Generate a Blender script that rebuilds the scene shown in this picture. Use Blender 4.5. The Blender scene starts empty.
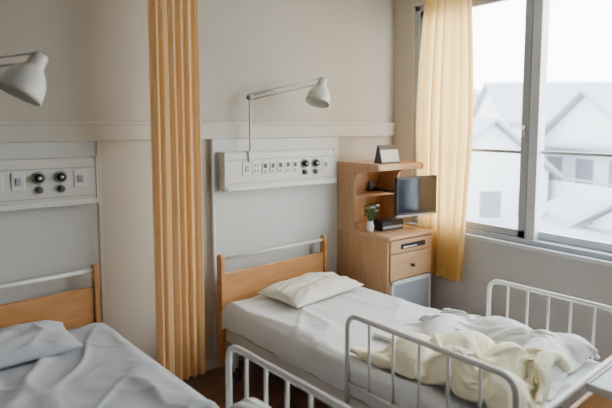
import bpy, bmesh, math, random, time
from mathutils import Vector, Matrix, noise
random.seed(3)
S=bpy.context.scene
COL=S.collection
R=math.radians

# ------------------------------------------------------------ materials
def mat(name,col,rough=0.6,metal=0.0,var=0.0,vscale=4.0,bump=0.0,bscale=60.0,transl=None,stretch=(1,1,1),spec=0.5):
    m=bpy.data.materials.new(name); m.use_nodes=True
    nt=m.node_tree; N=nt.nodes; L=nt.links
    b=N['Principled BSDF']
    b.inputs['Roughness'].default_value=rough
    b.inputs['Metallic'].default_value=metal
    b.inputs['Specular IOR Level'].default_value=spec
    b.inputs['Base Color'].default_value=(*col,1)
    tc=N.new('ShaderNodeTexCoord'); mp=N.new('ShaderNodeMapping')
    mp.inputs['Scale'].default_value=stretch
    L.new(tc.outputs['Object'],mp.inputs['Vector'])
    colout=None
    if var>0:
        n=N.new('ShaderNodeTexNoise'); n.inputs['Scale'].default_value=vscale; n.inputs['Detail'].default_value=5
        L.new(mp.outputs[0],n.inputs['Vector'])
        mx=N.new('ShaderNodeMix'); mx.data_type='RGBA'
        mx.inputs[6].default_value=(*[max(0,c*(1-var)) for c in col],1)
        mx.inputs[7].default_value=(*[min(1,c*(1+var)) for c in col],1)
        L.new(n.outputs['Fac'],mx.inputs[0]); L.new(mx.outputs[2],b.inputs['Base Color'])
        colout=mx.outputs[2]
    if bump>0:
        n2=N.new('ShaderNodeTexNoise'); n2.inputs['Scale'].default_value=bscale; n2.inputs['Detail'].default_value=4
        L.new(mp.outputs[0],n2.inputs['Vector'])
        bp=N.new('ShaderNodeBump'); bp.inputs['Strength'].default_value=bump; bp.inputs['Distance'].default_value=0.01
        L.new(n2.outputs['Fac'],bp.inputs['Height']); L.new(bp.outputs[0],b.inputs['Normal'])
    if transl:
        t=N.new('ShaderNodeBsdfTranslucent'); t.inputs['Color'].default_value=(*col,1)
        if colout: L.new(colout,t.inputs['Color'])
        ms=N.new('ShaderNodeMixShader'); ms.inputs[0].default_value=transl
        L.new(b.outputs[0],ms.inputs[1]); L.new(t.outputs[0],ms.inputs[2])
        L.new(ms.outputs[0],N['Material Output'].inputs['Surface'])
    return m

def wood_mat(name,c1,c2,scale=(1,1,12),rough=0.35,ns=3.0):
    m=bpy.data.materials.new(name); m.use_nodes=True
    nt=m.node_tree; N=nt.nodes; L=nt.links; b=N['Principled BSDF']
    tc=N.new('ShaderNodeTexCoord'); mp=N.new('ShaderNodeMapping'); mp.inputs['Scale'].default_value=scale
    n=N.new('ShaderNodeTexNoise'); n.inputs['Scale'].default_value=ns; n.inputs['Detail'].default_value=6; n.inputs['Distortion'].default_value=0.6
    cr=N.new('ShaderNodeValToRGB')
    cr.color_ramp.elements[0].color=(*c1,1); cr.color_ramp.elements[0].position=0.3
    cr.color_ramp.elements[1].color=(*c2,1); cr.color_ramp.elements[1].position=0.7
    L.new(tc.outputs['Object'],mp.inputs[0]); L.new(mp.outputs[0],n.inputs['Vector'])
    L.new(n.outputs['Fac'],cr.inputs[0]); L.new(cr.outputs[0],b.inputs['Base Color'])
    b.inputs['Roughness'].default_value=rough
    return m

def floor_mat():
    m=bpy.data.materials.new('floor_wood_vinyl'); m.use_nodes=True
    nt=m.node_tree; N=nt.nodes; L=nt.links; b=N['Principled BSDF']
    tc=N.new('ShaderNodeTexCoord')
    br=N.new('ShaderNodeTexBrick'); br.inputs['Scale'].default_value=1.0
    br.inputs['Color1'].default_value=(0.26,0.125,0.065,1); br.inputs['Color2'].default_value=(0.32,0.16,0.085,1)
    br.inputs['Mortar'].default_value=(0.09,0.04,0.02,1); br.inputs['Mortar Size'].default_value=0.003
    br.inputs['Brick Width'].default_value=0.9; br.inputs['Row Height'].default_value=0.12
    L.new(tc.outputs['Object'],br.inputs['Vector'])
    n=N.new('ShaderNodeTexNoise'); n.inputs['Scale'].default_value=6; n.inputs['Detail'].default_value=6
    mp=N.new('ShaderNodeMapping'); mp.inputs['Scale'].default_value=(1,10,1)
    L.new(tc.outputs['Object'],mp.inputs[0]); L.new(mp.outputs[0],n.inputs['Vector'])
    mx=N.new('ShaderNodeMix'); mx.data_type='RGBA'; mx.blend_type='MULTIPLY'; mx.inputs[0].default_value=0.4
    L.new(br.outputs['Color'],mx.inputs[6]); L.new(n.outputs['Color'],mx.inputs[7]); L.new(mx.outputs[2],b.inputs['Base Color'])
    b.inputs['Roughness'].default_value=0.35
    return m

M={}
M['wall']=mat('wall_paint_cream',(0.62,0.565,0.48),0.85,var=0.04,vscale=2,bump=0.15,bscale=180)
M['wall_low']=mat('wall_paint_pale',(0.66,0.66,0.64),0.85,var=0.03,vscale=2,bump=0.1,bscale=180)
M['board']=mat('wall_board_white',(0.72,0.72,0.70),0.6,var=0.03,vscale=1.5)
M['trim']=mat('trim_beige',(0.65,0.595,0.51),0.5,var=0.03)
M['ceil']=mat('ceiling_white',(0.68,0.66,0.62),0.9,var=0.03)
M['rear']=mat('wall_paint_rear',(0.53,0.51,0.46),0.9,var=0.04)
M['floor']=floor_mat()
M['alu']=mat('aluminium_frame',(0.42,0.45,0.50),0.4,metal=0.1,var=0.05)
M['alul']=mat('aluminium_light',(0.66,0.69,0.72),0.4,metal=0.1,var=0.05)
M['white']=mat('white_enamel',(0.82,0.81,0.78),0.3,var=0.02)
M['unit']=mat('unit_offwhite',(0.77,0.75,0.68),0.4,var=0.02)
M['black']=mat('black_plastic',(0.02,0.02,0.022),0.35,var=0.1)
M['dark']=mat('dark_grey_plastic',(0.08,0.08,0.09),0.4,var=0.1)
M['grey']=mat('grey_plastic',(0.42,0.42,0.42),0.5,var=0.05)
M['chrome']=mat('chrome',(0.7,0.7,0.7),0.2,metal=1.0,var=0.03)
M['wood']=wood_mat('bed_wood',(0.55,0.255,0.085),(0.66,0.335,0.13),(1.5,1.5,14))
M['cab']=wood_mat('cabinet_wood',(0.52,0.285,0.14),(0.62,0.365,0.19),(10,10,1.2))
M['cabd']=wood_mat('cabinet_wood_front',(0.59,0.35,0.19),(0.68,0.43,0.24),(1.2,10,10))
M['sheet']=mat('bed_sheet_white',(0.79,0.79,0.79),0.85,var=0.02,bump=0.1,bscale=300)
M['sheet2']=mat('bed_sheet_bluegrey',(0.57,0.595,0.64),0.85,var=0.03,bump=0.1,bscale=300)
M['pil']=mat('pillowcase_cream',(0.85,0.81,0.69),0.85,var=0.03,bump=0.1,bscale=300)
M['duv']=mat('duvet_cover_cream',(0.87,0.80,0.57),0.85,var=0.05,vscale=6,bump=0.1,bscale=250)
M['duvw']=mat('duvet_cover_white',(0.79,0.79,0.77),0.85,var=0.04,vscale=6,bump=0.1,bscale=250)
M['matt']=mat('mattress_ticking',(0.55,0.52,0.46),0.9,var=0.05)
M['curt']=mat('curtain_orange',(0.955,0.66,0.33),0.9,var=0.04,vscale=8,transl=0.45,bump=0.1,bscale=300)
M['curt2']=mat('window_curtain_amber',(0.97,0.70,0.29),0.9,var=0.04,vscale=8,transl=0.55,bump=0.1,bscale=300)
M['screen']=mat('tv_screen',(0.012,0.016,0.03),0.12,var=0.05)
M['green']=mat('leaf_green',(0.10,0.20,0.07),0.5,var=0.3,vscale=30)
M['paper']=mat('paper',(0.8,0.8,0.78),0.8,var=0.02)
M['tabletop']=mat('table_laminate_dark',(0.05,0.055,0.07),0.25,var=0.1)
M['fridge']=mat('fridge_door_grey',(0.36,0.40,0.44),0.2,var=0.05)
M['housew']=mat('house_wall',(0.60,0.63,0.66),0.9,var=0.05)
M['houser']=mat('house_roof',(0.31,0.34,0.38),0.8,var=0.1)
M['glassd']=mat('dark_window_glass',(0.22,0.24,0.27),0.15,var=0.1)
M['ground']=mat('street_ground',(0.50,0.51,0.53),0.9,var=0.1)
g=bpy.data.materials.new('window_glass'); g.use_nodes=True
nt=g.node_tree; nt.nodes.clear()
o=nt.nodes.new('ShaderNodeOutputMaterial'); t=nt.nodes.new('ShaderNodeBsdfTransparent'); gl=nt.nodes.new('ShaderNodeBsdfGlossy'); ms=nt.nodes.new('ShaderNodeMixShader')
gl.inputs['Roughness'].default_value=0.02; ms.inputs[0].default_value=0.05; t.inputs[0].default_value=(0.95,0.97,0.97,1)
nt.links.new(t.outputs[0],ms.inputs[1]); nt.links.new(gl.outputs[0],ms.inputs[2]); nt.links.new(ms.outputs[0],o.inputs[0])
M['glass']=g

# ------------------------------------------------------------ helpers
def root(name,loc=(0,0,0),rz=0):
    e=bpy.data.objects.new(name,None); e.location=loc; e.rotation_euler=(0,0,R(rz)); e.empty_display_size=0.1
    COL.objects.link(e); return e
def addobj(name,me,m,parent=None,smooth=False):
    ob=bpy.data.objects.new(name,me); COL.objects.link(ob)
    for x in (m if isinstance(m,(list,tuple)) else [m]): me.materials.append(x)
    if smooth:
        for p in me.polygons: p.use_smooth=True
    if parent: ob.parent=parent
    return ob
def box(name,lo,hi,m,parent=None,bev=0.0,seg=2,rot=None):
    c=[(lo[i]+hi[i])/2 for i in range(3)]; s=[abs(hi[i]-lo[i]) for i in range(3)]
    bm=bmesh.new(); bmesh.ops.create_cube(bm,size=1); bmesh.ops.scale(bm,vec=s,verts=bm.verts)
    me=bpy.data.meshes.new(name); bm.to_mesh(me); bm.free()
    ob=addobj(name,me,m,parent); ob.location=c
    if rot: ob.rotation_euler=[R(a) for a in rot]
    if bev>0:
        md=ob.modifiers.new('bevel','BEVEL'); md.width=bev; md.segments=seg; md.limit_method='ANGLE'
    return ob
def fillet(pts,r,n=6):
    P=[Vector(p) for p in pts]; out=[P[0]]
    for i in range(1,len(P)-1):
        a,b,c=P[i-1],P[i],P[i+1]; d1=(a-b); d2=(c-b)
        rr=min(r,d1.length*0.49,d2.length*0.49)
        s=b+d1.normalized()*rr; e=b+d2.normalized()*rr
        for k in range(n+1):
            t=k/n; out.append((1-t)**2*s+2*t*(1-t)*b+t*t*e)
    out.append(P[-1]); return out
def tube(name,pts,rad,m,parent=None,fr=0.0,sides=12,caps=True):
    P=fillet(pts,fr) if fr>0 else [Vector(p) for p in pts]
    bm=bmesh.new(); rings=[]
    up=None
    for i,p in enumerate(P):
        if i==0: t=(P[1]-P[0])
        elif i==len(P)-1: t=P[-1]-P[-2]
        else: t=(P[i+1]-P[i]).normalized()+(P[i]-P[i-1]).normalized()
        t.normalize()
        if up is None:
            up=Vector((0,0,1)) if abs(t.z)<0.9 else Vector((1,0,0))
        a=t.cross(up).normalized(); b2=a.cross(t).normalized(); up=b2
        rr=rad[i] if isinstance(rad,(list,tuple)) else rad
        rings.append([bm.verts.new(p+rr*(math.cos(2*math.pi*k/sides)*a+math.sin(2*math.pi*k/sides)*b2)) for k in range(sides)])
    for i in range(len(rings)-1):
        for k in range(sides):
            bm.faces.new((rings[i][k],rings[i][(k+1)%sides],rings[i+1][(k+1)%sides],rings[i+1][k]))
    if caps:
        bm.faces.new(rings[0][::-1]); bm.faces.new(rings[-1])
    bmesh.ops.recalc_face_normals(bm,faces=bm.faces)
    me=bpy.data.meshes.new(name); bm.to_mesh(me); bm.free()
    return addobj(name,me,m,parent,True)
def lathe(name,prof,m,parent=None,loc=(0,0,0),rot=(0,0,0),n=28,solid=0):
    bm=bmesh.new(); rings=[]
    for (r,z) in prof:
        rings.append([bm.verts.new((r*math.cos(2*math.pi*k/n),r*math.sin(2*math.pi*k/n),z)) for k in range(n)])
    for i in range(len(rings)-1):
        for k in range(n):
            bm.faces.new((rings[i][k],rings[i][(k+1)%n],rings[i+1][(k+1)%n],rings[i+1][k]))
    bmesh.ops.remove_doubles(bm,verts=bm.verts,dist=1e-5)
    bmesh.ops.recalc_face_normals(bm,faces=bm.faces)
    me=bpy.data.meshes.new(name); bm.to_mesh(me); bm.free()
    ob=addobj(name,me,m,parent,True); ob.location=loc; ob.rotation_euler=rot
    if solid:
        md=ob.modifiers.new('s','SOLIDIFY'); md.thickness=solid
    return ob
def disc(name,r,d,m,parent,loc,axis='y',n=24):
    prof=[(0,0),(r,0),(r,d*0.75),(r*0.85,d),(0,d)]
    rot=(R(90),0,0) if axis=='y' else ((0,R(90),0) if axis=='x' else (0,0,0))
    return lathe(name,prof,m,parent,loc,rot,n)
def grid(name,nx,ny,f,m,parent=None,solid=0,sub=0,matf=None):
    bm=bmesh.new()
    V=[[bm.verts.new(f(i/nx,j/ny)) for i in range(nx+1)] for j in range(ny+1)]
    for j in range(ny):
        for i in range(nx):
            fc=bm.faces.new((V[j][i],V[j][i+1],V[j+1][i+1],V[j+1][i]))
            if matf: fc.material_index=matf((i+.5)/nx,(j+.5)/ny)
    me=bpy.data.meshes.new(name); bm.to_mesh(me); bm.free()
    ob=addobj(name,me,m,parent,True)
    if solid:
        md=ob.modifiers.new('s','SOLIDIFY'); md.thickness=solid; md.offset=-1
    if sub:
        md=ob.modifiers.new('ss','SUBSURF'); md.levels=sub; md.render_levels=sub
    return ob
def extr(name,poly,axis,a,b,m,parent=None,bev=0.0):
    bm=bmesh.new()
    def mk(u,v,w): return {'x':(w,u,v),'y':(u,w,v),'z':(u,v,w)}[axis]
    A=[bm.verts.new(mk(u,v,a)) for u,v in poly]; B=[bm.verts.new(mk(u,v,b)) for u,v in poly]
    n=len(poly)
    bm.faces.new(A); bm.faces.new(B[::-1])
    for i in range(n): bm.faces.new((A[i],B[i],B[(i+1)%n],A[(i+1)%n]))
    bmesh.ops.recalc_face_normals(bm,faces=bm.faces)
    me=bpy.data.meshes.new(name); bm.to_mesh(me); bm.free()
    ob=addobj(name,me,m,parent)
    if bev:
        md=ob.modifiers.new('bevel','BEVEL'); md.width=bev; md.segments=2; md.limit_method='ANGLE'
    return ob
def nz(x,y,z=0): return noise.noise(Vector((x,y,z)))
def ridge(x,y,z=0): return 1-abs(noise.noise(Vector((x,y,z))))*2
def sr(x,y,z=0,k=4): 
    q=noise.noise(Vector((x,y,z)))*k
    return 1/(1+q*q)

# ------------------------------------------------------------ room
D=3.2; W=3.37; H=2.88; X0=-2.6; Y0=-3.2
WY0,WY1,WZ0,WZ1=-.08,2.98,0.87,2.68  # opening carried on out of view towards the camera, its width chosen for daylight
box('floor',(X0-.1,Y0-.1,-.1),(W+.15,D+.1,0),M['floor'])
box('ceiling',(X0-.1,Y0-.1,H),(W+.15,D+.1,H+.1),M['ceil'])
box('wall_back',(X0-.1,D,0),(W+.15,D+.12,H),M['wall'])
box('wall_left',(X0-.12,Y0,0),(X0,D,H),M['rear'])
box('wall_front',(X0-.1,Y0-.12,0),(W+.15,Y0,H),M['rear'])
wr=root('wall_right')
box('below_window',(W,Y0,0),(W+.15,D,WZ0),M['wall_low'],wr)
box('above_window',(W,Y0,WZ1),(W+.15,D,H),M['wall'],wr)
box('pier_back',(W,WY1,WZ0),(W+.15,D,WZ1),M['wall'],wr)
box('pier_front',(W,Y0,WZ0),(W+.15,WY0,WZ1),M['wall'],wr)
box('baseboard_back',(X0,D-.012,0),(W,D,.08),M['trim'],bev=.003)
box('baseboard_right',(W-.012,Y0,0),(W,D-.012,.08),M['trim'],bev=.003)
t1=root('trim_1')
box('band',(X0,D-.028,1.605),(W,D,1.715),M['trim'],t1,bev=.006)
box('band_lip',(X0,D-.036,1.70),(W,D-.001,1.722),M['trim'],t1,bev=.004)
box('trim_2',(-.5,D-.012,.08),(.855,D,1.605),M['board'],bev=.003)
box('trim_3',(.855,D-.018,.08),(.875,D,1.605),M['trim'],bev=.003)
box('trim_4',(1.60,D-.012,.08),(2.73,D,1.605),M['board'],bev=.003)
tube('trim_5',[(1.60,D-.03,.08),(1.60,D-.03,1.605)],.013,M['board'])

# ------------------------------------------------------------ window
wn=root('window_1')
FX=W+.04
box('frame_bottom',(FX-.04,WY0,WZ0),(FX+.09,WY1,WZ0+.035),M['alu'],wn,bev=.004)
box('frame_top',(FX-.03,WY0,WZ1-.05),(FX+.09,WY1,WZ1),M['alu'],wn,bev=.004)
box('frame_left',(FX-.03,WY1-.05,WZ0),(FX+.09,WY1,WZ1),M['alu'],wn,bev=.004)
box('frame_right',(FX-.03,WY0,WZ0),(FX+.09,WY0+.05,WZ1),M['alu'],wn,bev=.004)
box('sill',(W-.035,WY0-.03,WZ0-.035),(W+.06,WY1+.0,WZ0),M['alul'],wn,bev=.006)
def sash(k,ya,yb,x,ma):
    z0,z1=WZ0+.035,WZ1-.05
    box(f'sash{k}_bottom',(x,ya,z0),(x+.03,yb,z0+.055),ma,wn,bev=.004)
    box(f'sash{k}_top',(x,ya,z1-.05),(x+.03,yb,z1),ma,wn,bev=.004)
    box(f'sash{k}_stile_a',(x,ya,z0),(x+.03,ya+.055,z1),ma,wn,bev=.004)
    box(f'sash{k}_stile_b',(x,yb-.055,z0),(x+.03,yb,z1),ma,wn,bev=.004)
    box(f'sash{k}_mid',(x+.002,ya,1.50),(x+.028,yb,1.522),ma,wn,bev=.003)
    box(f'sash{k}_glass',(x+.012,ya+.03,z0+.03),(x+.018,yb-.03,z1-.03),M['glass'],wn)
sash(1,1.95,2.95,FX-.02,M['alu'])
sash(2,.93,1.97,FX+.035,M['alul'])
sash(3,-.06,.95,FX-.02,M['alu'])  # unseen sash, added to fill the opening widened for more light
box('post',(FX-.02,1.88,WZ0+.03),(FX+.07,1.945,WZ1-.04),M['alul'],wn,bev=.004)
box('latch_plate',(FX-.035,1.965,1.62),(FX-.02,1.995,1.70),M['chrome'],wn,bev=.003)
tube('latch_lever',[(FX-.045,1.98,1.66),(FX-.055,1.98,1.70)],.006,M['chrome'],wn)

# ------------------------------------------------------------ exterior
box('street_ground',(6,-60,-5.1),(120,90,-5),M['ground'])
def house(name,loc,sx,sy,eave,ridgez,rz,wm,rm,z0=-5,balc=False):
    h=root(name,(loc[0],loc[1],0),rz)
    box('walls',(-sx/2,-sy/2,z0),(sx/2,sy/2,eave),wm,h)
    extr('gable',[(-sy/2,eave),(sy/2,eave),(0,ridgez)],'x',-sx/2+.02,sx/2-.02,wm,h)
    for s in (-1,1):
        o=.5; k=(ridgez-eave)/(sy/2)
        a=(s*(sy/2+o),eave-k*o+.05); b=(0,ridgez+.05)
        poly=[a,b,(b[0],b[1]+.15),(a[0],a[1]+.15)]
        extr('roof_slope_%d'%(s+1),poly,'x',-sx/2-.4,sx/2+.4,rm,h)
    for zf in (eave-1.9,eave-4.6):
        for k in range(3):
            yy=-sy/2+sy*(k+.5)/3
            box('pane',(-sx/2-.03,yy-.45,zf),(-sx/2+.02,yy+.45,zf+1.1),M['glassd'],h)
            box('pane_sill',(-sx/2-.1,yy-.55,zf-.1),(-sx/2+.02,yy+.55,zf),wm,h)
            xx=-sx/2+sx*(k+.5)/3
            box('pane_s',(xx-.45,-sy/2-.03,zf),(xx+.45,-sy/2+.02,zf+1.1),M['glassd'],h)
    if balc:
        zf=eave-2.6
        box('balcony_slab',(-sx/2-1.1,-sy/2,zf-.15),(-sx/2,sy/2,zf),wm,h)
        box('balcony_rail',(-sx/2-1.1,-sy/2,zf+1.0),(-sx/2-1.04,sy/2,zf+1.06),rm,h)
        box('balcony_panel',(-sx/2-1.09,-sy/2,zf),(-sx/2-1.05,sy/2,zf+.9),wm,h)
        for y in (-sy/2,sy/2-.1):
            box('balcony_post',(-sx/2-1.1,y,zf-2.6),(-sx/2-1.0,y+.1,eave-.3),wm,h)
        box('balcony_roof',(-sx/2-1.3,-sy/2-.2,eave-.3),(-sx/2,sy/2+.2,eave-.18),rm,h)
    return h
house('house',(40,33),12,11,3.8,7.0,25,M['housew'],M['houser'])
house('house',(38,19),11,9,2.0,4.6,-40,M['housew'],M['houser'])
house('house',(20,14.5),5,5,-.2,1.8,60,M['housew'],M['houser'],balc=False)
house('house',(25,9.2),6,5,1.1,3.0,-20,M['housew'],M['houser'],balc=True)
house('house',(16.5,8.4),3.5,4,-2.2,-.9,20,M['housew'],M['houser'])
house('house',(15.0,4.2),3.5,3,-.7,.3,-10,M['housew'],M['houser'],balc=True)

# ------------------------------------------------------------ beds
def side_rail(pre,P,x,ya,yb,zt,zb,nb=6):
    r=.0125
    pts=[(x,ya,zb-.12),(x,ya,zt),(x,yb,zt),(x,yb,zb-.12)]
    tube(pre+'_hoop',pts,r,M['white'],P,fr=.07)
    tube(pre+'_lower',[(x,ya,zb),(x,yb,zb)],.009,M['white'],P)
    for k in range(nb):
        y=ya+(yb-ya)*(k+1)/(nb+1)
        tube(pre+f'_bar_{k+1}',[(x,y,zb),(x,y,zt)],.007,M['white'],P,sides=8)
def sheet_mesh(name,Wb,L,z,m,P,seed,drop=.14,amp=1.0):
    e=.045
    def f(u,v):
        tot=Wb+2*drop; s=-drop+u*tot
        y=-(.07+v*(L-.12))
        if s<0: x=-e*(1-math.exp(s/.02))*.4; zz=z+s
        elif s>Wb: x=Wb+e*(1-math.exp(-(s-Wb)/.02))*.4; zz=z-(s-Wb)
        else: x=s; zz=z
        dd=min(abs(s),abs(s-Wb))
        if dd<.05: zz-=(.05-dd)**2/.05*.35 if 0<=s<=Wb else 0
        if v<.04: zz-=(.04-v)**2*18
        onside=(s<0 or s>Wb)
        xw=x+.06*nz(x*3,y*3,seed+20); yw=y+.06*nz(x*3,y*3,seed+30)
        w=.008*amp*(ridge(x*3+seed,y*1.4,seed)**3)+.009*amp*sr(xw*1.6+yw*1.6+seed,yw*1.1-xw*1.2,seed+5,10)+.003*amp*nz(x*10,y*7,seed)
        w+=.007*amp*sr(xw*4-yw*2.6+seed,yw*1.8,seed+9,11)*max(0,.5+1.5*nz(x*2,y*2,seed+4))
        w+=.005*amp*sr(xw*3+yw*6+seed,yw*3-xw*2,seed+12,10)*max(0,.5+1.5*nz(x*2,y*2,seed+14))
        if onside:
            k=min(1,(-s if s<0 else s-Wb)/.08)
            q=.018*nz(y*7,zz*3,seed+2)*k+.006*nz(y*22,zz*5,seed)*k+.006*k
            x+= -q-.004 if s<0 else q+.004
            zz-=.02*nz(y*2.5,seed)*k
        else: zz+=w+.004
        return (x,y,zz)
    return grid(name,150,280,f,m,P,solid=.004)
def bed(name,loc,rz,ztop,zpost,smat,seed,rails,Wb=.93,L=2.10,fh=.22,amp=1.0):
    P=root(name,(loc[0],loc[1],0),rz)
    for s,x in ((0,0),(1,Wb)):
        pr=[]
        w=.028
        for k in range(9):
            a=math.pi*k/8; pr.append((-.03+ .03*math.cos(a)+.0, zpost-.03+.03*math.sin(a)))
        poly=[(0,.10)]+pr+[(-.06,.10)]
        extr(f'head_post_{s+1}',poly,'x',x-w/2,x+w/2,M['wood'],P,bev=.004)
    box('head_panel',(.014,-.045,.32),(Wb-.014,-.020,zpost-.13),M['wood'],P,bev=.006)
    tube('head_tube',[(.014,-.03,zpost-.035),(Wb-.014,-.03,zpost-.035)],.012,M['white'],P)
    zf=zpost-fh
    for s,x in ((0,0),(1,Wb)):
        extr(f'foot_post_{s+1}',[(-L,.1),(-L,zf-.02),(-L+.02,zf),(-L+.03,zf),(-L+.05,zf-.02),(-L+.05,.1)],'x',x-.014,x+.014,M['wood'],P,bev=.004)
    box('foot_panel',(.014,-L+.012,.30),(Wb-.014,-L+.034,zf-.07),M['wood'],P,bev=.006)
    tube('foot_tube',[(.0,-L+.02,zf-.02),(.0,-L+.02,zf+.01),(Wb,-L+.02,zf+.01),(Wb,-L+.02,zf-.02)],.014,M['white'],P,fr=.02)
    zt=ztop-.17
    box('frame_side_1',(.012,-L+.05,zt-.09),(.045,-.06,zt-.01),M['unit'],P,bev=.006)
    box('frame_side_2',(Wb-.045,-L+.05,zt-.09),(Wb-.012,-.06,zt-.01),M['unit'],P,bev=.006)
    for k in range(8):
        y=-.15-k*(L-.3)/7
        box(f'slat_{k+1}',(.04,y-.05,zt-.03),(Wb-.04,y+.05,zt),M['unit'],P,bev=.004)
    for k,(x,y) in enumerate(((.05,-.12),(Wb-.05,-.12),(.05,-L+.12),(Wb-.05,-L+.12))):
        tube(f'leg_{k+1}',[(x,y,.07),(x,y,zt-.05)],.02,M['unit'],P)
        lathe(f'caster_{k+1}',[(0,-.015),(.045,-.015),(.05,-.008),(.05,.008),(.045,.015),(0,.015)],M['dark'],P,(x,y,.05),(0,R(90),0))
    tube('under_bar',[(.05,-.12,.18),(Wb-.05,-.12,.18)],.015,M['unit'],P)
    tube('under_bar_foot',[(.05,-L+.12,.18),(Wb-.05,-L+.12,.18)],.015,M['unit'],P)
    box('mattress',(.006,-L+.06,zt),(Wb-.006,-.055,ztop-.01),M['matt'],P,bev=.035,seg=4)
    sheet_mesh('sheet',Wb,L,ztop,smat,P,seed,amp=amp)
    for (pre,x,ya,yb,nb) in rails:
        side_rail(pre,P,x,ya,yb,ztop+.27,ztop-.07,nb)
    return P
b1=bed('hospital_bed',(1.575,3.06),4,.53,.85,M['sheet'],1.3,
  [('rail_near',-.05,-1.25,-2.09,5),('rail_far',.93+.05,-1.40,-2.09,5)],L=2.13,fh=.25,amp=1.7)
b2=bed('hospital_bed',(-.13,3.04),5,.57,.90,M['sheet2'],7.7,
  [('rail_side',.93+.035,-1.36,-2.08,5)],amp=1.5)

def pillow(name,loc,rz,sx,sy,h,m,seed,tilt=0):
    n=60
    def f(u,v,sgn):
        a=2*u-1; b=2*v-1
        k=max(0,(1-abs(a)**3.2))**.6*max(0,(1-abs(b)**3.2))**.6
        x=a*sx/2*(1-.07*(1-b*b)*abs(a)**3); y=b*sy/2*(1-.10*(1-a*a)*abs(b)**3)
        wr=.010*ridge(a*1.8+seed,b*2.2,seed)**3+.014*nz(a*2.5+seed,b*2.5,seed)
        rr=math.hypot(a,b); an=math.atan2(b,a)
        wr+=.012*sr(math.cos(an)*3+seed,math.sin(an)*3,rr*.6,8)*max(0,rr-.35)
        z=(k*h*(.62 if sgn>0 else .38)+ (wr*min(1,k*2) if sgn>0 else 0))*sgn
        return (x,y,z)
    bm=bmesh.new()
    for sgn in (1,-1):
        V=[[bm.verts.new(f(i/n,j/n,sgn)) for i in range(n+1)] for j in range(n+1)]
        for j in range(n):
            for i in range(n): bm.faces.new((V[j][i],V[j][i+1],V[j+1][i+1],V[j+1][i]))
    bmesh.ops.remove_doubles(bm,verts=bm.verts,dist=1e-4)
    bmesh.ops.recalc_face_normals(bm,faces=bm.faces)
    me=bpy.data.meshes.new(name); bm.to_mesh(me); bm.free()
    ob=addobj(name,me,m,None,True); ob.location=loc; ob.rotation_euler=(R(tilt),0,R(rz))
    md=ob.modifiers.new('ss','SUBSURF'); md.levels=1; md.render_levels=1
    return ob
pillow('pillow',(2.12,2.75,.53+.055),8,.66,.40,.10,M['pil'],2.2)
pillow('pillow',(.30,2.80,.57+.055),2,.62,.40,.11,M['sheet2'],5.1)

# ------------------------------------------------------------ duvet : cloth dropped on the bed
T0=time.time()
def lump(x,y,rx,ry,h,rz=0):
    bm=bmesh.new(); bmesh.ops.create_uvsphere(bm,u_segments=20,v_segments=12,radius=1)
    me=bpy.data.meshes.new('tmp_lump'); bm.to_mesh(me); bm.free()
    ob=addobj('tmp_lump',me,M['matt']); ob.location=(x,y,.555); ob.scale=(rx,ry,h); ob.rotation_euler=(0,0,R(rz))
    return ob
def sim_cloth(name,f,nx,ny,m,parent,colliders,lumps,frames,matf=None,solid=.02,bend=.8,mass=.25):
    cols=[]
    for (lo,hi) in colliders: cols.append(box('tmp_collider',lo,hi,M['matt']))
    for l in lumps: cols.append(lump(*l))
    for c in cols:
        c.modifiers.new('col','COLLISION'); c.collision.thickness_outer=.008; c.collision.cloth_friction=60
    ob=grid(name,nx,ny,f,m,None,matf=matf)
    cl=ob.modifiers.new('cloth','CLOTH'); s=cl.settings
    s.quality=6; s.mass=mass; s.air_damping=3
    s.tension_stiffness=15; s.compression_stiffness=15; s.shear_stiffness=6; s.bending_stiffness=bend
    cs=cl.collision_settings; cs.use_collision=True; cs.distance_min=.010; cs.collision_quality=3
    cs.use_self_collision=False
    cl.point_cache.frame_start=1; cl.point_cache.frame_end=frames+1
    S.frame_start=1; S.frame_end=frames+1
    for fr in range(1,frames+1): S.frame_set(fr)
    dg=bpy.context.evaluated_depsgraph_get()
    ev=ob.evaluated_get(dg); me=bpy.data.meshes.new_from_object(ev)
    for c in cols: bpy.data.objects.remove(c,do_unlink=True)
    bpy.data.objects.remove(ob,do_unlink=True)
    S.frame_set(1)
    o2=bpy.data.objects.new(name,me); COL.objects.link(o2); o2.parent=parent
    for p in me.polygons: p.use_smooth=True
    md=o2.modifiers.new('sm','SMOOTH'); md.iterations=3; md.factor=.5
    if solid:
        md=o2.modifiers.new('s','SOLIDIFY'); md.thickness=solid; md.offset=1
    md=o2.modifiers.new('ss','SUBSURF'); md.levels=1; md.render_levels=1
    return o2
BC=[((-.3,-2.6,.30),(1.3,.2,.55)),((-.10,-2.4,.5),(-.035,-1,1.3)),((.965,-2.4,.5),(1.03,-1,1.3)),((-.3,-2.2,.5),(1.3,-2.075,1.3))]
dv=root('duvet',(b1.location[0],b1.location[1],0),4)
def fw(u,v):
    x=.32+u*.65; y=-1.12-v*.94
    y+=.04*math.sin(u*6)*(1-v)
    z=.74+.04*math.sin(v*2*math.pi*2.2+2.0*math.sin(u*3.4+1))+.035*math.sin(u*2*math.pi*1.8+2.0*math.sin(v*5)+1)+.05*nz(u*3,v*4,33)+.035*nz(u*7,v*9,36)
    return (x,y,z)
LW=[(.60,-1.36,.22,.09,.07,20),(.80,-1.62,.10,.20,.09,-10),(.62,-1.88,.25,.09,.10,10),(.85,-1.92,.10,.10,.09,0)]
sim_cloth('cover_white',fw,66,88,M['duvw'],dv,BC,LW,24,solid=.02,bend=2,mass=.2)
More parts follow.
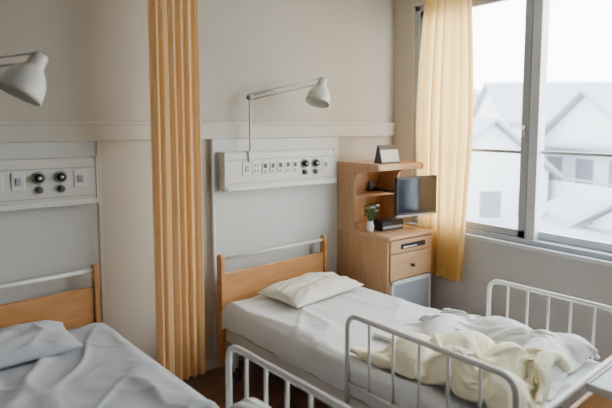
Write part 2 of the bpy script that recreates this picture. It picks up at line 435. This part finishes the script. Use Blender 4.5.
def fd(u,v):
    x=-.03+u*.66; y=-1.27-v*.82
    y+=.05*math.sin(u*5+1)*(1-v)+.02*math.sin(u*13); x+=.04*math.sin(v*9)*u
    z=.84+(.070*math.sin(v*2*math.pi*2.6+2.6*math.sin(u*2.6))+.05*math.sin(u*2*math.pi*1.7+2.0*math.sin(v*5)+1)+.06*nz(u*2.4,v*3,3)+.06*nz(u*6,v*7,6))
    return (x,y,z)
LU=[(.20,-1.46,.15,.10,.12,25),(.16,-1.72,.10,.15,.15,-15),(.42,-1.58,.18,.08,.12,-20),(.38,-1.82,.18,.09,.14,15),(.15,-1.94,.11,.08,.13,0),(.48,-1.98,.12,.06,.11,0)]
sim_cloth('cover_cream',fd,74,88,M['duv'],dv,BC,LU,26,solid=.024,bend=2,mass=.25)
print('SIM',time.time()-T0)

# folded blanket on left bed
bl=root('folded_blanket',(b2.location[0],b2.location[1],0),5)
for k in range(3):
    def fb(u,v,k=k):
        x=.79+.01*k+u*(.145-.015*k); y=-1.56-v*.34
        ed=min(1,min(u,1-u)/.15)**.5*min(1,min(v,1-v)/.12)**.5
        return (x,y,.59+k*.045+ed*(.045+.010*nz(u*3,v*3,k)+.008*sr(u*3,v*4,k+4)))
    grid(f'layer_{k+1}',40,50,fb,M['sheet'],bl,solid=.01)

# ------------------------------------------------------------ curtains
def curtain(name,path0,path1,ztop,zbot,folds,amp,m,seed,widthf=None,n=260,nv=60):
    p0=Vector(path0); p1=Vector(path1); d=(p1-p0); ln=d.length; d.normalize(); nrm=Vector((-d.y,d.x))
    P=root(name)
    def f(u,v):
        z=ztop+(zbot-ztop)*v
        uu=u+.012*math.sin(u*31+seed)+.01*nz(u*4,v*1.5,seed)
        ph=uu*folds*2*math.pi+.5*nz(u*3,v*1.2,seed+3)
        a=amp*(.75+.35*nz(u*5,v*1.1,seed+1))*(.75+.35*v)
        off=a*math.sin(ph)+.25*a*math.sin(ph*2.3+seed)
        wf,cx=widthf(v) if widthf else (1,0)
        al=cx*ln+.5*ln+(u-.5)*ln*wf+.35*a*math.cos(ph*1.0)
        p=p0+d*al+nrm*off
        return (p.x,p.y,z)
    grid('cloth',n,nv,f,m,P)
    return P,p0,p1
c1,_,_=curtain('privacy_curtain',(1.065,2.86),(1.365,2.86),2.80,.17,6,.024,M['curt'],1.0)
tube('track',[(1.2,-1.5,2.82),(1.2,2.2,2.82),(1.2,2.86,2.82),(1.42,2.86,2.82)],.014,M['white'],c1,fr=.15)
for k in range(6):
    tube(f'hook_{k+1}',[(1.08+k*.055,2.86,2.79),(1.08+k*.055,2.86,2.82)],.004,M['white'],c1,sides=6)
for k,(x,y) in enumerate(((1.2,-1.4),(1.2,.6),(1.2,2.3))):
    tube(f'track_bracket_{k+1}',[(x,y,2.82),(x,y,H)],.008,M['white'],c1,sides=8)
def wf2(v):
    if v<.5: return (.90+.28*math.sin(v*math.pi),0.03*math.sin(v*math.pi)+.02)
    return (1.18-.30*(v-.5)*2,.05)
c2,_,_=curtain('window_curtain',(3.29,2.34),(3.29,2.80),2.74,.50,6,.035,M['curt2'],4.0,widthf=wf2)
tube('rail',[(3.30,-.4,2.76),(3.30,3.02,2.76)],.014,M['white'],c2)
for k in range(4):
    y=-.3+k*1.08
    tube(f'rail_bracket_{k+1}',[(3.30,y,2.76),(W,y,2.76)],.008,M['white'],c2,sides=8)

# ------------------------------------------------------------ wall units
def unit(name,xa,xb,knobs,smalls,squares):
    P=root(name,(xa,D-.012,0)); w=xb-xa; zb,zt=1.255,1.515; dp=.085
    poly=[(0,zb),(-dp+.015,zb),(-dp,zb+.02),(-dp,zt-.02),(-dp+.012,zt),(0,zt)]
    extr('housing',poly,'x',0,w,M['unit'],P,bev=.004)
    box('end_cap_1',(-.012,-dp-.004,zb-.004),(0,0,zt+.004),M['white'],P,bev=.004)
    box('end_cap_2',(w,-dp-.004,zb-.004),(w+.012,0,zt+.004),M['white'],P,bev=.004)
    box('face_groove',(.01,-dp-.002,zt-.055),(w-.01,-dp,zt-.050),M['grey'],P)
    box('face_groove_low',(.01,-dp-.002,zb+.045),(w-.01,-dp,zb+.049),M['grey'],P)
    box('equipment_rail',(.0,-dp-.03,zb+.0),(w,-dp-.02,zb+.028),M['white'],P,bev=.003)
    for k in range(4):
        x=.06+(w-.12)*k/3
        box(f'rail_spacer_{k+1}',(x-.01,-dp-.02,zb+.006),(x+.01,-dp,zb+.022),M['grey'],P)
    for k,x in enumerate(knobs):
        disc(f'outlet_ring_{k+1}',.036,.008,M['grey'],P,(x,-dp,zt-.10))
        disc(f'outlet_knob_{k+1}',.025,.025,M['black'],P,(x,-dp-.006,zt-.10))
        disc(f'outlet_port_{k+1}',.010,.030,M['chrome'],P,(x,-dp-.006,zt-.10))
        disc(f'outlet_low_ring_{k+1}',.024,.006,M['grey'],P,(x,-dp,zt-.165))
        disc(f'outlet_low_{k+1}',.018,.02,M['dark'],P,(x,-dp,zt-.165))
    for k,x in enumerate(smalls):
        box(f'port_plate_{k+1}',(x-.026,-dp-.006,zt-.160),(x+.026,-dp,zt-.072),M['white'],P,bev=.003)
        box(f'port_insert_{k+1}',(x-.014,-dp-.009,zt-.118),(x+.014,-dp-.005,zt-.086),M['dark'],P,bev=.003)
        box(f'port_low_{k+1}',(x-.012,-dp-.009,zt-.150),(x+.012,-dp-.005,zt-.130),M['grey'],P,bev=.002)
    for k,(x,c) in enumerate(squares):
        box(f'socket_plate_{k+1}',(x-.032,-dp-.006,zt-.165),(x+.032,-dp,zt-.065),M['white'],P,bev=.003)
        if c=='s':
            for q in (-.012,.012):
                for zz in (-.095,-.135):
                    box(f'socket_slot_{k+1}',(x+q-.003,-dp-.008,zt+zz-.01),(x+q+.003,-dp-.005,zt+zz+.008),M['black'],P)
        else:
            box(f'switch_{k+1}',(x-.014,-dp-.012,zt-.135),(x+.014,-dp-.005,zt-.095),M[c],P,bev=.002)
    return P
unit('medical_wall_panel',-.19,.825,[.72,.83],[],[(.08,'s'),(.2,'s'),(.52,'s'),(.62,'grey'),(.93,'grey')])
unit('medical_wall_panel',1.665,2.61,[.66,.76],[.31,.375,.44,.505,.57],[(.16,'grey'),(.235,'s'),(.86,'grey')])

# ------------------------------------------------------------ lamps
def lamp(name,base,elbow,head,shade_dir,sc=1.0,ztop_b=1.47):
    P=root(name)
    bx,by=base
    ez=elbow
    box('wall_clamp',(bx-.02,by-.03,ztop_b-.03),(bx+.02,by+.03,ztop_b+.05),M['unit'],P,bev=.005)
    tube('upright',[(bx,by-.02,ztop_b),(bx,by-.02,ez)],.009,M['unit'],P)
    lathe('pivot',[(0,-.02),(.016,-.02),(.018,0),(.016,.02),(0,.02)],M['grey'],P,(bx,by-.02,ez),(R(90),0,0))
    a=Vector((bx,by-.02,ez)); h=Vector(head); d=(h-a).normalized(); side=Vector((0,0,1))-d*d.z; side.normalize()
    for k,s in enumerate((.018,-.018)):
        tube(f'arm_{k+1}',[a+side*s,h+side*s],.0055,M['unit'],P,sides=8)
    sp=[]
    q=d.cross(side)
    for i in range(90):
        t=i/89; ang=t*2*math.pi*14
        sp.append(a+d*(.03+t*.14)+(side*math.cos(ang)+q*math.sin(ang))*.010)
    tube('spring',sp,.0018,M['chrome'],P,sides=5)
    for k in (0.0,1.0):
        c=a+(h-a)*k
        lathe('joint',[(0,-.012),(.024,-.012),(.026,0),(.024,.012),(0,.012)],M['grey'],P,c,(R(90),0,0),n=16)
    sd=Vector(shade_dir).normalized()
    rot=sd.to_track_quat('Z','Y').to_euler()
    prof=[(0,0),(.028,0),(.032,.012),(.034,.05),(.040,.062),(.060,.085),(.078,.12),(.086,.165),(.088,.185)]
    prof=[(r*sc,z*sc) for r,z in prof]
    tube('head_yoke',[h,h+sd*.05*sc],.009,M['grey'],P)
    lathe('shade',prof,M['unit'],P,h-sd*.01,rot,solid=.003)
    lathe('bulb',[(0,.075*sc),(.018*sc,.08*sc),(.030*sc,.11*sc),(.034*sc,.135*sc),(.022*sc,.16*sc),(0,.168*sc)],M['white'],P,h-sd*.01,rot)
    return P
lamp('wall_lamp',(1.855,3.12),1.89,(2.335,2.90,2.015),(-.40,-.12,-1),1.0)
lamp('wall_lamp',(.02,3.12),1.95,(.42,2.32,1.97),(-.50,-.05,-.9),1.0,1.47)

# ------------------------------------------------------------ cabinet
CX=2.715
cb=root('bedside_cabinet',(CX,0,0))
CW=.50; yb=D-.014; yf=2.62; ysh=2.98; zd=.885; zt=1.41; th=.022
def arc(cx,cy,r,a0,a1,n=8): return [(cx+r*math.cos(R(a0+(a1-a0)*k/n)),cy+r*math.sin(R(a0+(a1-a0)*k/n))) for k in range(n+1)]
side=[(yb,.05),(yf,.05),(yf,zd)]
side+=arc(ysh-.06-.0,zd+.07,.06,-90,0,6)
side+=[(ysh,zt-.14)]
side+=[(ysh-.02,zt-.10),(ysh-.07,zt-.075),(ysh-.15,zt-.06)]
side+=[(2.74,zt-.055)]+arc(2.745,zt-.03,.03,250,90,8)+[(yb,zt)]
for k,x in enumerate((0,CW-th)):
    extr(f'side_{k+1}',side,'x',x,x+th,M['cab'],cb,bev=.003)
box('top_board',(th,2.72,zt-.05),(CW-th,yb,zt-.004),M['cabd'],cb,bev=.004)
box('back_panel',(th,yb-.015,.05),(CW-th,yb,zt-.05),M['cab'],cb)
box('desk_board',(-.006,yf-.03,zd-.024),(CW+.006,yb-.015,zd),M['cabd'],cb,bev=.006)
box('inner_shelf',(th,ysh+.01,1.13),(CW-th,yb-.015,1.145),M['cabd'],cb)
def drawer(k,z0,z1):
    box(f'drawer_{k}',(th+.003,yf-.014,z0),(CW-th-.003,yf+.01,z1),M['cabd'],cb,bev=.004)
box('front_rail',(th,yf+.01,.06),(CW-th,yf+.03,zd-.03),M['cab'],cb)
drawer(1,.755,.850); drawer(2,.555,.745)
box('slot_recess',(.13,yf-.018,.78),(CW-.10,yf-.012,.82),M['black'],cb,bev=.003)
box('slot_handle',(.15,yf-.026,.786),(CW-.20,yf-.017,.798),M['chrome'],cb,bev=.002)
lathe('knob',[(0,0),(.008,0),(.008,.01),(.015,.018),(.013,.028),(0,.03)],M['dark'],cb,(CW/2,yf-.014,.65),(R(90),0,0))
lathe('lock',[(0,0),(.008,0),(.008,.004),(0,.004)],M['chrome'],cb,(CW/2,yf-.014,.715),(R(90),0,0))
box('fridge_body',(th+.004,yf-.004,.09),(CW-th-.004,yf+.02,.548),M['chrome'],cb,bev=.004)
box('fridge_door',(th+.03,yf-.02,.12),(CW-th-.03,yf-.002,.52),M['fridge'],cb,bev=.004)
box('fridge_frame_top',(th+.012,yf-.024,.518),(CW-th-.012,yf-.002,.545),M['white'],cb,bev=.003)
box('fridge_frame_bottom',(th+.012,yf-.024,.10),(CW-th-.012,yf-.002,.122),M['white'],cb,bev=.003)
box('fridge_frame_l',(th+.012,yf-.024,.10),(th+.032,yf-.002,.545),M['white'],cb,bev=.003)
box('fridge_frame_r',(CW-th-.032,yf-.024,.10),(CW-th-.012,yf-.002,.545),M['white'],cb,bev=.003)
box('plinth',(.01,yf+.03,0),(CW-.01,yb-.01,.06),M['dark'],cb)

tv=root('television',(3.06,2.66,1.165),-6)
box('bezel',(-.205,-.02,-.145),(.205,.015,.145),M['black'],tv,bev=.006)
box('screen',(-.188,-.023,-.125),(.188,-.019,.130),M['screen'],tv,bev=.001)
box('back_cover',(-.14,.015,-.10),(.14,.045,.10),M['dark'],tv,bev=.012)
box('bottom_strip',(-.205,-.024,-.158),(.205,.01,-.143),M['grey'],tv,bev=.003)
tube('swing_arm',[(0,.04,0),(.0,.16,0),(-.03,.33,0),(-.03,.49,0)],.014,M['dark'],tv,fr=.03)
box('arm_plate',(-.08,.475,-.06),(.02,.49,.06),M['dark'],tv,bev=.004)

cal=root('desk_calendar',(2.92,2.83,zt-.003),-2)
extr('stand',[(-.04,0),(.045,0),(.012,.14),(.0,.14)],'x',-.098,.098,M['dark'],cal,bev=.002)
o=box('page',(-.092,-.0015,-.052),(.092,.0015,.052),M['paper'],cal,rot=(-16,0,0)); o.location=(0,-.0275,.062)
o=box('header',(-.092,-.002,-.010),(.092,.002,.010),M['dark'],cal,rot=(-16,0,0)); o.location=(0,-.0125,.113)
for r_ in range(5):
    for c_ in range(7):
        o=box('day_mark',(-.007,-.0006,-.0045),(.007,.0006,.0045),M['grey'],cal,rot=(-16,0,0)); o.location=(-.072+c_*.024,-.0375+r_*.0046,.028+r_*.016)
for k in range(9):
    tube(f'ring_{k+1}',[(-.07+k*.0175,-.004,.135),(-.07+k*.0175,.006,.149),(-.07+k*.0175,.016,.135)],.0014,M['chrome'],cal,sides=5)

pl=root('potted_plant',(2.765,2.85,zd+.002))
lathe('vase',[(0,0),(.022,0),(.028,.02),(.030,.04),(.022,.065),(.024,.08),(.020,.08),(.017,.065),(0,.06)],M['white'],pl)
for k in range(34):
    a=random.uniform(0,6.28); r=random.uniform(.01,.05); h=random.uniform(.10,.21)
    tip=Vector((max(r*math.cos(a),-.02),r*math.sin(a),h))
    tube(f'stem_{k+1}',[(0,0,.06),tip*.6+Vector((0,0,.02)),tip],.0018,M['green'],pl,sides=5)
    bm=bmesh.new(); L_=.040; w=.015
    pts=[(0,0,0),(w,L_*.4,.004),(0,L_,-.006),(-w,L_*.4,.004)]
    vs=[bm.verts.new(p) for p in pts]; c=bm.verts.new((0,L_*.45,.008))
    for i in range(4): bm.faces.new((vs[i],vs[(i+1)%4],c))
    me=bpy.data.meshes.new('leaf'); bm.to_mesh(me); bm.free()
    ob=addobj(f'leaf_{k+1}',me,M['green'],pl,True); ob.location=tip; ob.rotation_euler=(random.uniform(-.6,.8),random.uniform(-.6,.6),a)
for k in range(4):
    a=k*1.7
    lathe(f'flower_{k+1}',[(0,0),(.012,.004),(.018,.012),(.008,.018),(0,.014)],M['paper'],pl,(.02+.02*math.cos(a),.03*math.sin(a)-.02,.15+.015*k))

tb=root('tissue_box',(2.945,2.84,zd+.002),-4)
box('carton',(-.11,-.06,0),(.11,.06,.075),M['black'],tb,bev=.006)
box('opening',(-.06,-.02,.075),(.06,.02,.077),M['dark'],tb)
box('label',(-.10,-.0615,.015),(.10,-.0595,.035),M['grey'],tb)

# ------------------------------------------------------------ overbed table
ot=root('overbed_table',(1.84,.80,0),3)
box('top',(0,-.42,.775),(.85,0,.80),M['tabletop'],ot,bev=.006)
box('edge_band_far',(-.004,-.0,.772),(.854,.006,.803),M['white'],ot,bev=.002)
box('edge_band_left',(-.006,-.42,.772),(0,.006,.803),M['white'],ot,bev=.002)
tube('column',[(.75,-.2,.06),(.75,-.2,.775)],.025,M['white'],ot)
tube('base',[(.75,-.2,.06),(.1,-.2,.06)],.018,M['white'],ot)
tube('base_cross',[(.75,-.4,.06),(.75,.0,.06)],.018,M['white'],ot)
for k,(x,y) in enumerate(((.1,-.2),(.75,-.4),(.75,0))):
    lathe(f'caster_{k+1}',[(0,-.012),(.026,-.012),(.03,0),(.026,.012),(0,.012)],M['dark'],ot,(x,y,.03),(0,R(90),0))

# ------------------------------------------------------------ world and camera
w=bpy.data.worlds.new('overcast_sky'); S.world=w; w.use_nodes=True
nt=w.node_tree; bg=nt.nodes['Background']
tc=nt.nodes.new('ShaderNodeTexCoord'); sx=nt.nodes.new('ShaderNodeSeparateXYZ'); cr=nt.nodes.new('ShaderNodeValToRGB')
cr.color_ramp.elements[0].position=0.0; cr.color_ramp.elements[0].color=(1,1,1,1)
cr.color_ramp.elements[1].position=1.0; cr.color_ramp.elements[1].color=(.85,.925,1,1)
nt.links.new(tc.outputs['Generated'],sx.inputs[0]); nt.links.new(sx.outputs['Z'],cr.inputs[0]); nt.links.new(cr.outputs[0],bg.inputs['Color'])
bg.inputs['Strength'].default_value=13.5

cam=bpy.data.cameras.new('camera'); co=bpy.data.objects.new('camera',cam); COL.objects.link(co)
co.location=(0,0,1.7); co.rotation_euler=(R(85),0,R(-37))
cam.sensor_width=36; cam.lens=30.6; cam.shift_y=-.0547; cam.clip_start=.05
cam.dof.use_dof=True; cam.dof.focus_distance=3.3; cam.dof.aperture_fstop=1.5
S.camera=co
